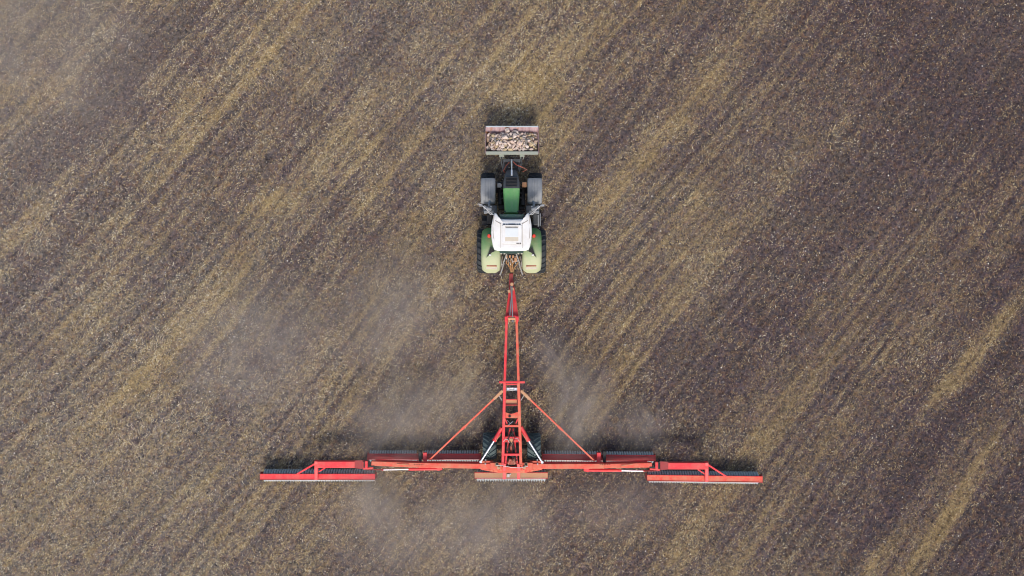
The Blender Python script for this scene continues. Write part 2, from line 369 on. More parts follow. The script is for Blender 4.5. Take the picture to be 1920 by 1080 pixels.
F = (np.arange(n)[:, None, None] * 6 + oct_f[None]).reshape(-1, 3)
tone = np.clip(RNG.normal(.44, .25, n) - .008 * x + .25 * (cover(x, y) - .42), 0, 1)
clod_m = tone_mat('earth_clod', [(0, (.028, .025, .033)), (.3, (.085, .068, .078)), (.55, (.165, .130, .115)), (.8, (.28, .215, .175)), (1, (.48, .42, .36))], .95, .1)
cl = mesh_np('soil_clods', V.reshape(-1, 3), F, clod_m, {'tone': np.repeat(tone, 6)})
props(cl, 'small dark crumbs and clods of earth strewn over the field', 'clods', kind='stuff')
# pebbles
x, y = scatter(1500, lambda x, y: .9 + 0 * x); n = len(x)
sz = .018 + .022 * RNG.random(n) ** 3
V = oct_v[None] * RNG.uniform(.8, 1.15, (n, 6, 1)) + RNG.normal(0, .1, (n, 6, 3)); V[:, :, 2] *= .7; V = V * sz[:, None, None]
V += np.stack([x, y, height(x, y) + sz * .6 + .01], 1)[:, None]
F = (np.arange(n)[:, None, None] * 6 + oct_f[None]).reshape(-1, 3)
peb_m = tone_mat('pebble', [(0, (.3, .28, .25)), (.5, (.5, .47, .43)), (1, (.72, .70, .66))], .8, .3)
pb = mesh_np('field_pebbles', V.reshape(-1, 3), F, peb_m, {'tone': np.repeat(RNG.random(n), 6)})
props(pb, 'tiny pale pebbles scattered sparsely over the field', 'pebbles', kind='stuff')

# ------------------------------------------------------------------ wheels
def wheel(parent, c, rad, width, nl, rubber, rimmat, sgn, lug=.045, lw=.05, sweep=.85):
    c = Vector(c); rr = rad - lug; hw = width / 2
    rim = MB(); rim.lathe([(-hw*.72, rr*.60), (-hw*.70, rr*.64), (-hw*.4, rr*.56), (hw*.1, rr*.52), (hw*.4, rr*.56), (hw*.70, rr*.64), (hw*.72, rr*.60)], c, 36)
    rim.lathe([(-hw*.9, rr*.16), (-hw*.9, rr*.2), (hw*.9, rr*.2), (hw*.9, rr*.16)], c, 18)
    for k in range(8):
        a = k * math.pi / 4
        rim.tube([c + Vector((sgn*hw*.62, math.cos(a)*rr*.4, math.sin(a)*rr*.4)), c + Vector((sgn*hw*.80, math.cos(a)*rr*.4, math.sin(a)*rr*.4))], .03, 6)
    ro = rim.build('wheel', rimmat, parent)
    t = MB()
    t.lathe([(-hw*.70, rr*.62), (-hw*.9, rr*.70), (-hw, rr*.83), (-hw*.97, rr*.93), (-hw*.82, rr*.985), (0, rr), (hw*.82, rr*.985), (hw*.97, rr*.93), (hw, rr*.83), (hw*.9, rr*.70), (hw*.70, rr*.62)], c, 48)
    for k in range(nl):
        for sd in (-1, 1):
            a0 = 2*math.pi*(k + (.5 if sd > 0 else 0)) / nl; da = sweep * 2*math.pi / nl * 1.1
            secs = []
            for q, (fx, fr) in enumerate(((-.04, 1.0), (.45, 1.0), (.84, .985), (1.0, .93), (1.0, .86))):
                a = a0 - da * fx; wa = lw / rr * (.5 if q else .42)
                ri, ro_ = rr * (fr - .02), rr * fr + lug * (1 if q < 3 else .6)
                x_ = sd * hw * fx * (1.0 if q < 3 else 1.01); ring = []
                for aa, r_ in ((a - wa, ri), (a + wa, ri), (a + wa * .7, ro_), (a - wa * .7, ro_)):
                    ring.append(c + Vector((x_, math.cos(aa) * r_, math.sin(aa) * r_)))
                secs.append(ring)
            t.loft(secs, True, False)
    t.build('tyre', rubber, ro)
    return ro
def arc_fender(parent, c, rad, x0, x1, a0, a1, m, name, round_=.35, edge=.06, n=26, thick=.02, expo=2.6):
    """sheet arched over a wheel; its two ends are rounded seen from above"""
    c = Vector(c); cx = (x0 + x1) / 2; hw = abs(x1 - x0) / 2; secs = []; m_ = 10
    for i in range(n + 1):
        f = i / n * 2 - 1; a = R(a0 + (a1 - a0) * i / n)
        k = (1 - abs(f) ** (expo * 2.2)) ** (1 / expo) if abs(f) < 1 else 0
        ww = hw * (1 - round_ + round_ * k); top = []; bot = []
        for j in range(m_ + 1):
            g = j / m_ * 2 - 1; drop = edge * abs(g) ** 5
            for lst, rr in ((top, rad - drop), (bot, rad - drop - thick)):
                lst.append(Vector((cx + ww * g, c.y + math.cos(a) * rr, c.z + math.sin(a) * rr)))
        secs.append(top + bot[::-1])
    return MB().loft(secs).build(name, m, parent)

# ------------------------------------------------------------------ the tractor
TX = P(959, 450).x
tr = thing('tractor', (TX, P(0, 420).y, 0), 'green tractor with white cab roof towing the long red roller', 'tractor')
RW = P(916, 471, .88); RW.z = .88; FWy = P(0, 357, .7).y
rwx = 0.955; fwx = P(1004, 0, 1.2).x - TX
for sg in (-1, 1):
    wheel(tr, (TX + sg * rwx, RW.y, .88), .90, .84, 22, M['rubber'], M['white'], sg, .05, .06)
    wheel(tr, (TX + sg * fwx, FWy, .69), .71, .54, 20, M['rubber'], M['white'], sg, .04, .045)
# chassis, axles, engine
cb = MB(); cb.box((TX, (RW.y + FWy) / 2, .80), (.50, FWy - RW.y + .3, .5)); cb.beam((TX - rwx, RW.y, .88), (TX + rwx, RW.y, .88), .34, .34)
cb.beam((TX - fwx, FWy, .69), (TX + fwx, FWy, .69), .22, .2); cb.box((TX, FWy + .35, .85), (.46, 1.0, .42))
cb.box((TX, P(0, 385).y, 1.0), (1.05, .55, .3)); cb.box((TX, RW.y, 1.1), (.6, .8, .5))
cb.build('chassis', M['black'], tr, .02)
e = MB(); e.box((TX, P(0, 365).y, 1.30), (.56, 1.2, .6))
for sg in (-1, 1):
    for k in range(4): e.tube([(TX + sg*.28, P(0, 350 + 9*k).y, 1.5), (TX + sg*.40, P(0, 352 + 9*k).y, 1.35), (TX + sg*.42, P(0, 354 + 9*k).y, 1.1)], .035, 8)
e.tube([(TX + .44, P(0, 360).y, 1.0), (TX + .44, P(0, 392).y, 1.25)], .11, 12); e.tube([(TX - .44, P(0, 362).y, 1.0), (TX - .44, P(0, 390).y, 1.2)], .10, 12)
e.build('engine', M['black'], tr, .015)
MB().box(P(983, 346.5, 1.2), (.20, .20, .22)).build('oil_tank', M['tan'], tr, .03)
MB().box(P(937, 348, 1.2), (.20, .18, .22)).build('air_filter', M['grey'], tr, .03)
MB().beam(P(929, 351, 1.0), P(990, 351, 1.0), .07, .07).beam(P(930, 342, .95), P(989, 342, .95), .06, .06).build('axle_support', M['nose'], tr, .01)
# hood and dark nose
def hood_sec(py, wpx, ztop, zbot=1.22, rnd=.30):
    y_ = P(0, py, ztop).y; hw = wpx / 2 / PPM * (CH - ztop) / CH; out = []
    for k in range(17):
        t = math.pi * k / 16; cx, sx = math.cos(t), math.sin(t)
        out.append(Vector((TX + hw * math.copysign(abs(cx) ** .28, cx), y_, zbot + (ztop - zbot) * abs(sx) ** .20)))
    return out
MB().loft([hood_sec(398, 26, 2.02), hood_sec(390, 27, 2.02), hood_sec(372, 30, 1.98), hood_sec(353, 32.5, 1.90)]).build('hood', M['green'], tr)
hr = MB(); hr.loft([[P(959 + sx * wv, yy, 2.0) + Vector((TX*0, 0, zz)) for sx, zz in ((-1, zo), (-.6, zo + .022), (.6, zo + .022), (1, zo))] for yy, wv, zo in ((396, 3.6, .012), (372, 4.0, -.028), (354, 4.4, -.105))], smooth=False)
hr.build('hood_ridge', M['green'], tr)
MB().loft([hood_sec(352.6, 32.2, 1.885), hood_sec(342, 31.5, 1.83), hood_sec(330, 28, 1.73), hood_sec(322, 22, 1.60), hood_sec(318, 15, 1.42, 1.1)]).build('nose_cowl', M['nose'], tr)
gm = MB()
for k in range(7): gm.box(P(959, 333 + k * 2.7, 1.80 + k * .013) + Vector((0, 0, -.005)), (.46, .022, .05))
gm.build('grille', M['black'], tr)
MB().beam(P(945, 396.5, 1.95), P(973, 396.5, 1.95), .05, .1).build('hood_seal', M['dark_green'], tr, .01)
# front fenders
for sg in (-1, 1):
    xo = TX + sg * .625; xi = xo + sg * .60 * .0
    arc_fender(tr, (0, FWy - .03, .69), .80, TX + sg * .635, TX + sg * 1.225, 57, 136, M['grey'], 'front_fender', .03, .02)
    rb = MB()
    for q in (-.1, .0, .1): rb.tube([(TX + sg * (.93 + q), FWy - .03 + math.cos(R(a)) * .805, .69 + math.sin(R(a)) * .805) for a in range(64, 130, 8)], .012, 6)
    rb.build('fender_rib', M['grey'], tr)
# rear fenders with lamps
for sg in (-1, 1):
    fo = arc_fender(tr, (0, RW.y, .92), 1.00, TX + sg * .43, TX + sg * 1.185, 24, 154, M['fender'], 'rear_fender', .30, .08)
    pl_ = P(959 + sg * 42, 442, 1.98)
    MB().tube([pl_ + Vector((0, 0, -.22)), pl_ + Vector((0, 0, -.02))], .045, 10).tube([pl_ + Vector((0, 0, -.02)), pl_ + Vector((0, 0, .05)), pl_ + Vector((0, 0, .075))], .078, 16, .05).build('beacon', M['lamp'], fo)
    g1 = MB(); a_ = R(128); g1.beam((TX + sg * .58, RW.y + math.cos(a_) * 1.015, .92 + math.sin(a_) * 1.015), (TX + sg * .98, RW.y + math.cos(a_) * 1.0, .92 + math.sin(a_) * 1.0), .05, .03)
    g1.build('tail_reflector', M['redbar'], fo, .008)
    g2 = MB(); a_ = R(134); g2.beam((TX + sg * .56, RW.y + math.cos(a_) * 1.02, .92 + math.sin(a_) * 1.01), (TX + sg * 1.0, RW.y + math.cos(a_) * 1.0, .92 + math.sin(a_) * 1.0), .09, .03)
    g2.build('tail_lamp_gleam', M['cream'], fo, .01)  # cream bar paints the gleam along the tail light ridge
    # dark gusset between cab corner and fender
    g3 = MB(); q = [P(959 + sg * 39, 463, 2.0), P(959 + sg * 31, 471, 2.0), P(959 + sg * 37, 473.5, 2.0), P(959 + sg * 47, 483, 1.9), P(959 + sg * 42, 472, 2.0)]
    g3.loft([[p + Vector((0, 0, -.03)) for p in q], [p + Vector((0, 0, .02)) for p in q]], smooth=False)
    g3.build('cab_bracket', M['black'], tr)
    MB().box(P(959 + sg * 40, 478, 2.06), (.09, .06, .06)).build('rear_work_lamp', M['silver'], tr, .01)
# cab
def ring(pts, z): return [P(a, b, z) for a, b in pts]
cabp = [(930, 411), (988, 411), (992, 430), (990, 468), (928, 468), (926, 430)]
cg = MB(); cg.loft([[Vector((p.x, p.y, 1.55)) for p in ring(cabp, 2.8)], ring([(932, 409), (986, 409), (991, 430), (989, 466), (929, 466), (927, 430)], 2.78)], smooth=False)
cg.build('cab_glazing', M['glass'], tr)
lb = MB(); lb.loft([[Vector((p.x * .95, p.y, 1.0)) for p in ring(cabp, 2.8)], [Vector((p.x * 1.02 - .0, p.y, 1.56)) for p in ring(cabp, 2.8)]], smooth=False)
lb.build('cab_body', M['green'], tr, .02)
for a, b in cabp:
    pm = MB(); p0 = P(a, b, 2.8); p1 = Vector((p0.x + (.02 if p0.x > 0 else -.02), p0.y, 1.5)); pm.tube([p1, Vector((p0.x, p0.y, 2.76))], .035, 8); pm.build('cab_pillar', M['dark_green'], tr)
RO = [(927.2, 399.2), (930.5, 400.0), (934.5, 405.5), (938.5, 410.2), (948, 411.2), (959, 411.5), (970, 411.2), (980.5, 410.2), (984.5, 405.5), (988.2, 400.0), (991.8, 399.2),
      (994.6, 410), (996.6, 422), (997.3, 436), (996.4, 450), (993.8, 462), (991, 468.5), (985, 470.2), (959, 471), (933, 470.2), (927, 468.5), (924.3, 462), (921.8, 450), (920.8, 436), (921.5, 422), (924, 410)]
def sc(poly, kx, ky, z, cx=959, cy=441): return [P(cx + (a - cx) * kx, cy + (b - cy) * ky, z) for a, b in poly]
rm = MB(); rm.loft([sc(RO, .985, .985, 2.76), sc(RO, 1, 1, 2.80), sc(RO, 1, 1, 2.90), sc(RO, .985, .985, 2.935), sc(RO, .93, .93, 2.965), sc(RO, .80, .80, 2.985)])
roof = rm.build('cab_roof', M['white'], tr)
hatch = MB(); HP = [(941, 423), (943, 421), (976, 421), (978, 423), (978, 455), (976, 457), (943, 457), (941, 455)]
hatch.loft([sc(HP, 1, 1, 2.97, 959.5, 439), sc(HP, 1, 1, 3.01, 959.5, 439), sc(HP, .95, .95, 3.03, 959.5, 439)], smooth=False)
hatch.build('roof_hatch', M['white'], roof, .008)
MB().box(P(959.5, 448.5, 3.022), (.50, .16, .022)).build('hatch_step', M['cream'], roof, .008); MB().box(P(959.5, 425.5, 3.022), (.52, .045, .022)).build('hatch_hinge', M['cream'], roof, .008)
hw = MB(); q = [(947.5, 428), (971.5, 428), (971.5, 444), (947.5, 444)]
hw.loft([ring(q, 3.02), ring(q, 3.045)], smooth=False); hw.build('hatch_window', M['hatch'], roof, .01)
vt = MB()
for a, b in ((943, 947.5), (949, 951.5), (953, 967), (968.5, 971), (972.5, 976)): vt.beam(P(a, 421.4, 3.03), P(b, 421.4, 3.03), .028, .03)
vt.beam(P(948, 426.4, 3.045), P(971, 426.4, 3.045), .014, .012)
vt.build('vent_slot', M['black'], roof)
sm = MB()
for sg in (-1, 1):
    sm.beam(P(959 + sg * 30.5, 413.5, 2.972), P(959 + sg * 19.5, 420, 2.995), .026, .02)
    pts = [(34.5, 432), (34, 444), (31, 453), (27, 459), (24.5, 462.5)]
    for i in range(4): sm.beam(P(959 + sg * pts[i][0], pts[i][1], 2.968), P(959 + sg * pts[i+1][0], pts[i+1][1], 2.966), .022, .014)
    pts = [(33.5, 404), (34.5, 420), (34.5, 432)]
    for i in range(2): sm.beam(P(959 + sg * pts[i][0], pts[i][1], 2.955), P(959 + sg * pts[i+1][0], pts[i+1][1], 2.966), .016, .014)
    sm.beam(P(959 + sg * 20.5, 421, 2.99), P(959 + sg * 21, 466, 2.99), .010, .012)
sm.beam(P(942, 457.6, 2.995), P(977, 457.6, 2.995), .012, .012)
sm.build('roof_seam', M['seam'], roof)
bd = MB()
for k, wv in enumerate((2.2, 1.6, 2.4)): bd.box(P(969.6 + k * 3.0, 456.2, 3.03), (wv / 48, .042, .01))
bd.build('roof_badge', M['black'], roof)
lbm = MB(); lbm.loft([ring([(935.5, 401.5), (983, 401.5), (980, 409), (938.5, 409)], 2.72), ring([(936, 402), (982.5, 402), (980, 409.5), (938.5, 409.5)], 2.80)], smooth=False)
lb_ = lbm.build('light_bar', M['dark_green'], tr, .01)
for dx in (-17, -10.5, 10.5, 17):
    MB().tube([P(959 + dx, 404.5, 2.77), P(959 + dx, 402.6, 2.77)], .055, 12).build('work_lamp', M['glass'], lb_)
rb_ = MB(); rb_.loft([ring([(937, 470), (981, 470), (979, 476), (939, 476)], 2.55), ring([(936, 469), (982, 469), (981, 475), (937, 475)], 2.66)], smooth=False)
rb2 = rb_.build('rear_light_bar', M['dark_green'], tr, .01)
for dx in (-19, -13, 13, 19): MB().box(P(959 + dx, 475.5, 2.62), (.07, .05, .06)).build('rear_lamp', M['cream'], rb2, .008)
# mirrors and things beside the bonnet
for sg in (-1, 1):
    mm_ = MB(); mm_.tube([P(959 + sg * 28, 404, 2.35), P(959 + sg * 38, 400, 2.35), P(959 + sg * 46, 393, 2.35), P(959 + sg * 54, 386, 2.35), P(959 + sg * 61, 386, 2.35)], .018, 8)
    mm_.tube([P(959 + sg * 30, 402, 2.1), P(959 + sg * 39, 402.5, 2.1), P(959 + sg * 45, 397, 2.1)], .016, 8)
    mm_.build('mirror_arm', M['silver'], tr)
    h_ = MB(); h_.box(P(959 + sg * 42, 392.5, 2.2), (.22, .11, .34), Matrix.Rotation(sg * .3, 3, 'Z')); ho = h_.build('mirror', M['grey'], tr, .03)
    MB().box(P(959 + sg * 42, 394.6, 2.2), (.17, .012, .28), Matrix.Rotation(sg * .3, 3, 'Z')).build('mirror_glass', M['mirror'], ho)
    for k, (dx, yy, w_, h2, zz) in enumerate(((49, 389, .15, .12, 2.1), (36, 397, .13, .10, 2.0), (47, 397.5, .2, .12, 1.6), (39, 388.5, .12, .07, 2.25))):
        MB().box(P(959 + sg * dx, yy, zz), (w_, h2, .12), Matrix.Rotation(sg * (.5 - .35 * k), 3, 'Z')).build('side_lamp', M['grey'], tr, .02)
    MB().tube([P(959 + sg * 51, 386, 1.6), P(959 + sg * 51, 400, 1.6)], .02, 8).build('lamp_bracket', M['grey'], tr)
    MB().beam(P(959 + sg * 54.5, 384.5, 2.3), P(959 + sg * 62, 382.2 + (2 if sg > 0 else 0), 2.3), .035, .05).build('wide_marker', M['silver'], tr, .005)
    f_ = MB(); f_.tube([P(959 + sg * 41, 386, 1.8), P(959 + sg * 43, 381, 1.8), P(959 + sg * 40, 377.5, 1.75)], .05, 12); f_.build('intake_pipe', M['grey'], tr)
for sg in (-1, 1):
    MB().box(P(959 + sg * 39.5, 392.5, 1.45), (.54, .30, .10)).build('step_platform', M['nose'], tr, .03)
stp = MB()
for sg in (-1,):
    for k in range(3): stp.box(P(912, 408 + 5 * k, .5 + .3 * k), (.36, .16, .04))
    stp.tube([P(904, 404, 1.1), P(905, 422, .5)], .02, 8)
stp.build('cab_step', M['black'], tr, .005)
MB().box(P(1006, 412, 1.0), (.30, .50, .6)).box(P(1005, 402.5, 1.25), (.28, .08, .10)).build('battery_box', M['nose'], tr, .04)
MB().box(P(918, 412, .95), (.22, .42, .5)).build('fuel_tank', M['black'], tr, .05)
MB().tube([P(1009, 403, 1.5), P(1009.5, 425, 1.42)], .03, 8).tube([P(1013, 400, 1.3), P(1013, 424, 1.3)], .018, 8).build('handrail', M['grey'], tr)
# front linkage
fl = MB(); fl.beam(P(943.5, 301.5, 1.0), P(976, 301.5, 1.0), .13, .14); fl.beam(P(951, 306, .85), P(951, 345, .85), .09, .16); fl.beam(P(968, 306, .85), P(968, 345, .85), .09, .16)
for sg in (-1, 1):
    fl.beam(P(959 + sg * 17.5, 291, .85), P(959 + sg * 19, 306, .85), .07, .12); fl.beam(P(959 + sg * 19, 305, .85), P(959 + sg * 14, 322, .80), .07, .12)
    fl.tube([P(959 + sg * 15, 300, 1.0), P(959 + sg * 13, 318, .95)], .035, 10)
fl.build('front_linkage', M['nose'], tr, .012)
MB().tube([P(959.5, 299, 1.35), P(959.5, 320, 1.72)], .026, 10).tube([P(959.5, 319, 1.70), P(959.5, 328.5, 1.80)], .04, 10).build('top_link', M['chrome'], tr)
hs = MB(); hs.tube([P(962, 303, 1.1), P(968, 309, 1.2), P(978, 313, 1.1), P(988, 318, 1.0), P(980, 322, .9)], .022, 8); hs.tube([P(955, 304, 1.1), P(948, 312, 1.15), P(944, 320, 1.0), P(950, 326, .9)], .018, 8)
hs.build('front_hose', M['redbar'], tr)
# bucket on the front linkage (floor slopes up to the cutting edge, open to the sky)
bw0, bw1 = 911.2, 1009.2
def bsec(px):
    x_ = P(px, 0, 1.2).x
    prof = [(P(0, 237, 1.18).y, 1.18), (P(0, 250, .98).y, .98), (P(0, 262, .78).y, .78), (P(0, 276, .74).y, .74), (P(0, 285.5, .90).y, .90), (P(0, 287, 1.25).y, 1.25), (P(0, 287.5, 1.44).y, 1.44)]
    return x_, prof
b_ = MB(); xl, prof = bsec(bw0); xr, _ = bsec(bw1); t_ = .022
inn = [Vector((0, a, b)) for a, b in prof]; outp = []
for i, p in enumerate(inn):
    d = (inn[min(i + 1, 6)] - inn[max(i - 1, 0)]).normalized(); outp.append(p + Vector((0, d.z, -d.y)) * t_)
sec = inn + outp[::-1]
secs = [[Vector((x_, p.y, p.z)) for p in sec] for x_ in np.linspace(xl, xr, 2)]
b_.loft(secs, True, False)
bucket = b_.build('bucket', M['bucket'], tr)
for x_, s_ in ((xl, -1), (xr, 1)):
    sd = MB(); poly = inn + [Vector((0, P(0, 262, 1.36).y, 1.36)), Vector((0, P(0, 240, 1.22).y, 1.22))]
    sd.loft([[Vector((x_ + s_ * .002, p.y, p.z)) for p in poly], [Vector((x_ + s_ * .024, p.y, p.z)) for p in poly]], True, False); sd.build('side_plate', M['bucket'], bucket)
MB().beam(P(911, 286.9, 1.45), P(1009, 286.9, 1.45), .125, .07).build('bucket_top_rail', M['bucketgreen'], bucket, .012)
MB().beam(P(911, 237.2, 1.19), P(1009.2, 237.2, 1.19), .05, .03).build('cutting_edge', M['steel'], bucket, .006)
bk = MB()
for px in (940.5, 979): bk = MB(); bk.box(P(px, 291.2, 1.36), (.19, .11, .10)); bk.box(P(px - 2.5, 293, 1.2), (.03, .16, .45)); bk.box(P(px + 2.5, 293, 1.2), (.03, .16, .45)); bk.build('bucket_bracket', M['bucketgreen'], bucket, .006)
wr = MB()
for k in range(9): wr.box(P(918 + k * 10.3, 243, 1.11), (.02, .20, .008), Matrix.Rotation(-.75, 3, 'X'))
# rear linkage, drawbar, hoses
for sg in (-1, 1):
    rl = MB(); rl.beam(P(959 + sg * 12, 478, .8), P(959 + sg * 15, 497, .75), .07, .1); rl.beam(P(959 + sg * 14.5, 495, .78), P(959 + sg * 21, 516, .7), .05, .08)
    rl.tube([P(959 + sg * 9, 476, 1.5), P(959 + sg * 15, 492, 1.35)], .03, 8); rl.tube([P(959 + sg * 15, 490, 1.35), P(959 + sg * 17, 505, .8)], .022, 8)
    rl.beam(P(959 + sg * 17, 480, 1.2), P(959 + sg * 19.5, 500, 1.0), .025, .05); rl.build('lift_arm', M['arm'], tr, .006)
rk = MB(); rk.box(P(959, 478.5, 1.05), (.72, .16, .7)); rk.beam(P(959, 482, .55), P(959, 514, .55), .13, .09); rk.box(P(959, 484, .85), (.5, .2, .5))
rk.build('hitch_block', M['black'], tr, .01)
rd = random.Random(4)
hv = MB(); ho_ = MB()
for k in range(17):
    x0 = 947 + k * 1.5; z = 1.35 - rd.random() * .3
    pts = [P(x0, 477, 1.2), P(x0 + rd.uniform(-3, 3), 483 + rd.uniform(-2, 3), z + .12), P(x0 + rd.uniform(-5, 5), 491 + rd.uniform(-2, 3), z + .05), P(959 + (x0 - 959) * .45 + rd.uniform(-2, 2), 500 + rd.uniform(-3, 3), z - .15), P(959 + (x0 - 959) * .18, 510, .85)]
    (hv if k % 3 else ho_).tube(pts, .018 if k % 2 else .022, 8)
hv.build('hydraulic_hose', M['orange'], tr); ho_.build('hydraulic_hose', M['hose'], tr)
for k in range(8): MB().box(P(950 + (k % 4) * 6, 481 + (k // 4) * 6, 1.42 - .12 * (k // 4)), (.06, .10, .06), Matrix.Rotation(rd.uniform(-.4, .4), 3, 'Z')).build('hose_coupling', M['tan'], tr, .008)
MB().box(P(967, 487, 1.4), (.11, .16, .08)).build('hose_coupling', M['tan'], tr, .008)
cq = MB()
for k in range(9): cq.tube([P(946 + k * 3.3, 479 + rd.uniform(0, 14), 1.42), P(947 + k * 3.3 + rd.uniform(-1, 1), 483 + rd.uniform(0, 14), 1.40)], .016, 6)
cq.build('hose_fitting', M['silver'], tr)

# ------------------------------------------------------------------ stones in the bucket
def rock(name, px, py, z, dims, rotz, m, seed, tilt=0):
    rg = np.random.default_rng(seed)
    import bmesh
    bm = bmesh.new(); bmesh.ops.create_icosphere(bm, subdivisions=3, radius=1.0)
    vv = np.array([v.co[:] for v in bm.verts])
    for k in range(11):
        nn = rg.normal(0, 1, 3); nn /= np.linalg.norm(nn); d = rg.uniform(.55, .86)
        e_ = vv @ nn - d; vv = vv - np.where(e_ > 0, e_, 0)[:, None] * nn[None]
    vv += rg.normal(0, .012, vv.shape)
    for v, c in zip(bm.verts, vv): v.co = (c[0] * dims[0] / 2, c[1] * dims[1] / 2, c[2] * dims[2] / 2)
    me = bpy.data.meshes.new(name); bm.to_mesh(me); bm.free(); me.materials.append(m)
    o = bpy.data.objects.new(name, me); COL.objects.link(o); o.location = P(px, py, z); o.rotation_euler = (tilt, rg.normal(0, .3), rotz)
    return o
named = [  # px, py, z, dims, rot, stone kind, label
 (951.5, 244.5, 1.22, (.27, .20, .16), .1, 'pale', 'large pale stone lying highest against the bucket front edge'),
 (966.5, 246, 1.20, (.26, .11, .10), -.35, 'pale', 'long flat tan stone near the bucket front edge beside the large pale one'),
 (947.5, 256.5, 1.36, (.28, .22, .16), .3, 'pale', 'big cream stone in the upper middle of the bucket heap'),
 (965, 255, 1.36, (.20, .25, .15), -.4, 'pale', 'tall pale wedge stone right of the heap middle'),
 (963, 274, 1.42, (.16, .30, .14), -.6, 'pink', 'long pink slab leaning near the bucket rear rail'),
 (974, 268, 1.42, (.24, .24, .14), .5, 'pink', 'broad pink grey flat stone right of the heap middle'),
 (917, 278, 1.27, (.22, .20, .16), .2, 'grey', 'round grey stone in the rear left corner of the bucket'),
 (916, 262, 1.20, (.20, .24, .14), .1, 'brown', 'rusty brown stone against the left wall of the bucket'),
 (996, 270, 1.36, (.24, .22, .16), .8, 'ochre', 'large ochre stone on the right side of the bucket heap'),
 (933, 267, 1.40, (.15, .28, .13), -.4, 'pale', 'curved pale stone standing left of the heap middle'),
 (924.5, 255.5, 1.26, (.19, .17, .13), 0, 'ochre', 'tan stone at the upper left of the heap'),
 (993, 253, 1.24, (.18, .13, .12), .6, 'ochre', 'yellowish stone at the upper right of the heap'),
 (996, 280, 1.38, (.19, .12, .12), .1, 'pink', 'reddish stone by the right end of the rear rail'),
 (988, 274, 1.42, (.14, .20, .12), .5, 'pale', 'pale upright stone beside the large ochre one'),
 (942, 275, 1.42, (.24, .18, .13), .2, 'pale', 'pale blocky stone near the rear rail left of middle')]
placed = []
for i, (px, py, z, dm_, rz, kd, lab) in enumerate(named):
    o = rock('stone', px, py, z, dm_, rz, ST[kd], 100 + i); props(o, lab, 'stone', 'stones heaped in the front bucket'); placed.append((px, py, 4.5))
rr = random.Random(11)
names = {'pale': 'small pale cream stone among the heap in the front bucket', 'pink': 'small pinkish stone among the heap in the front bucket', 'ochre': 'small ochre stone among the heap in the front bucket',
         'brown': 'small dark brown stone among the heap in the front bucket', 'grey': 'small grey stone among the heap in the front bucket'}
def surf(px, py):
    a = 1 - abs(px - 958) / 62
    return .96 + .34 * min(1, max(0, (py - 243) / 22)) + .12 * a
cnt = 0
for layer in (0, 1):
    tries = 0; here = [] if layer == 0 else list(placed)
    while tries < 4000 and cnt < (75 if layer == 0 else 200):
        tries += 1; px = rr.uniform(915, 1005); py = rr.uniform(249 + abs(px - 958) * .06, 281.5)
        rad_ = rr.uniform(3.2, 4.9) if layer == 0 else rr.uniform(1.9, 3.9)
        if any((px - a) ** 2 + (py - b) ** 2 < ((rad_ + c) * (.68 if layer else .62)) ** 2 for a, b, c in here): continue
        here.append((px, py, rad_)); cnt += 1
        if px < 930: kd = rr.choice(['brown', 'pink', 'ochre', 'grey', 'pale'])
        elif px > 984: kd = rr.choice(['ochre', 'pink', 'brown', 'ochre', 'pale', 'grey'])
        else: kd = rr.choice(['pale', 'pale', 'pale', 'pink', 'pink', 'ochre'])
        s_ = rad_ * 2 / 47 * 1.08
        o = rock('stone', px, py, surf(px, py) - (.10 if layer == 0 else -.02), (s_ * rr.uniform(.9, 1.35), s_ * rr.uniform(.7, 1.0), s_ * rr.uniform(.6, .85)), rr.uniform(0, 3.1), ST[kd], 500 + cnt, rr.uniform(-.3, .3))
        props(o, names[kd], 'stone', 'stones heaped in the front bucket')

# ------------------------------------------------------------------ the roller
ro = thing('field_roller', P(959, 840), 'long red folding ring roller with wings spread wide behind the tractor', 'field roller')
# tongue
tg = MB(); tg.beam(P(958.5, 513, .60), P(958.5, 530, .64), .16, .14); tg.beam(P(958.8, 528, .66), P(959.5, 544, .70), .20, .10, .24, .10)
tg.build('tow_eye', M['red_dull'], ro, .015)
wg = MB(); q0 = [(955.2, 538), (964.2, 538), (972, 592), (947.5, 592)]
wg.loft([[P(a, b, .62 + (b - 538) * .006) for a, b in q0], [P(a, b, .78 + (b - 538) * .006) for a, b in q0]], smooth=False); tongue = wg.build('drawbar', M['red'], ro, .02)
sl_ = MB(); sl_.tube([P(960.5, 531, .86), P(959.8, 545, .95), P(960, 565, 1.10), P(961, 592, 1.24), P(962, 604, 1.2)], .026, 8); sl_.tube([P(957.5, 536, .85), P(959, 556, 1.04), P(957, 575, 1.15), P(956, 592, 1.22)], .02, 8)
sl_.build('drawbar_hose', M['grey'], tongue)
fx = MB(); fx.tube([P(959.8, 533, .78), P(959.8, 533, .92)], .07, 12); fx.box(P(954.5, 546, .90), (.10, .12, .08)); fx.box(P(961, 542, .9), (.12, .10, .06)); fx.build('coupling', M['tan'], tongue, .008)
sv = MB(); q1 = [(951.5, 589), (958, 589), (957.5, 560), (956, 556)]
sv.loft([[P(a, b, 1.105 - (592 - b) * .006) for a, b in q1], [P(a, b, 1.135 - (592 - b) * .006) for a, b in q1]], smooth=False); sv.build('reinforcing_plate', M['red_dull'], tongue)
ce = MB(); ce.beam(P(946.5, 594.5, 1.16), P(972.5, 594.5, 1.16), .12, .16); ce.box(P(948.5, 598, 1.22), (.09, .20, .12)); ce.box(P(970.5, 598, 1.22), (.09, .20, .12))
ce.build('tongue_hinge', M['red'], ro, .012)
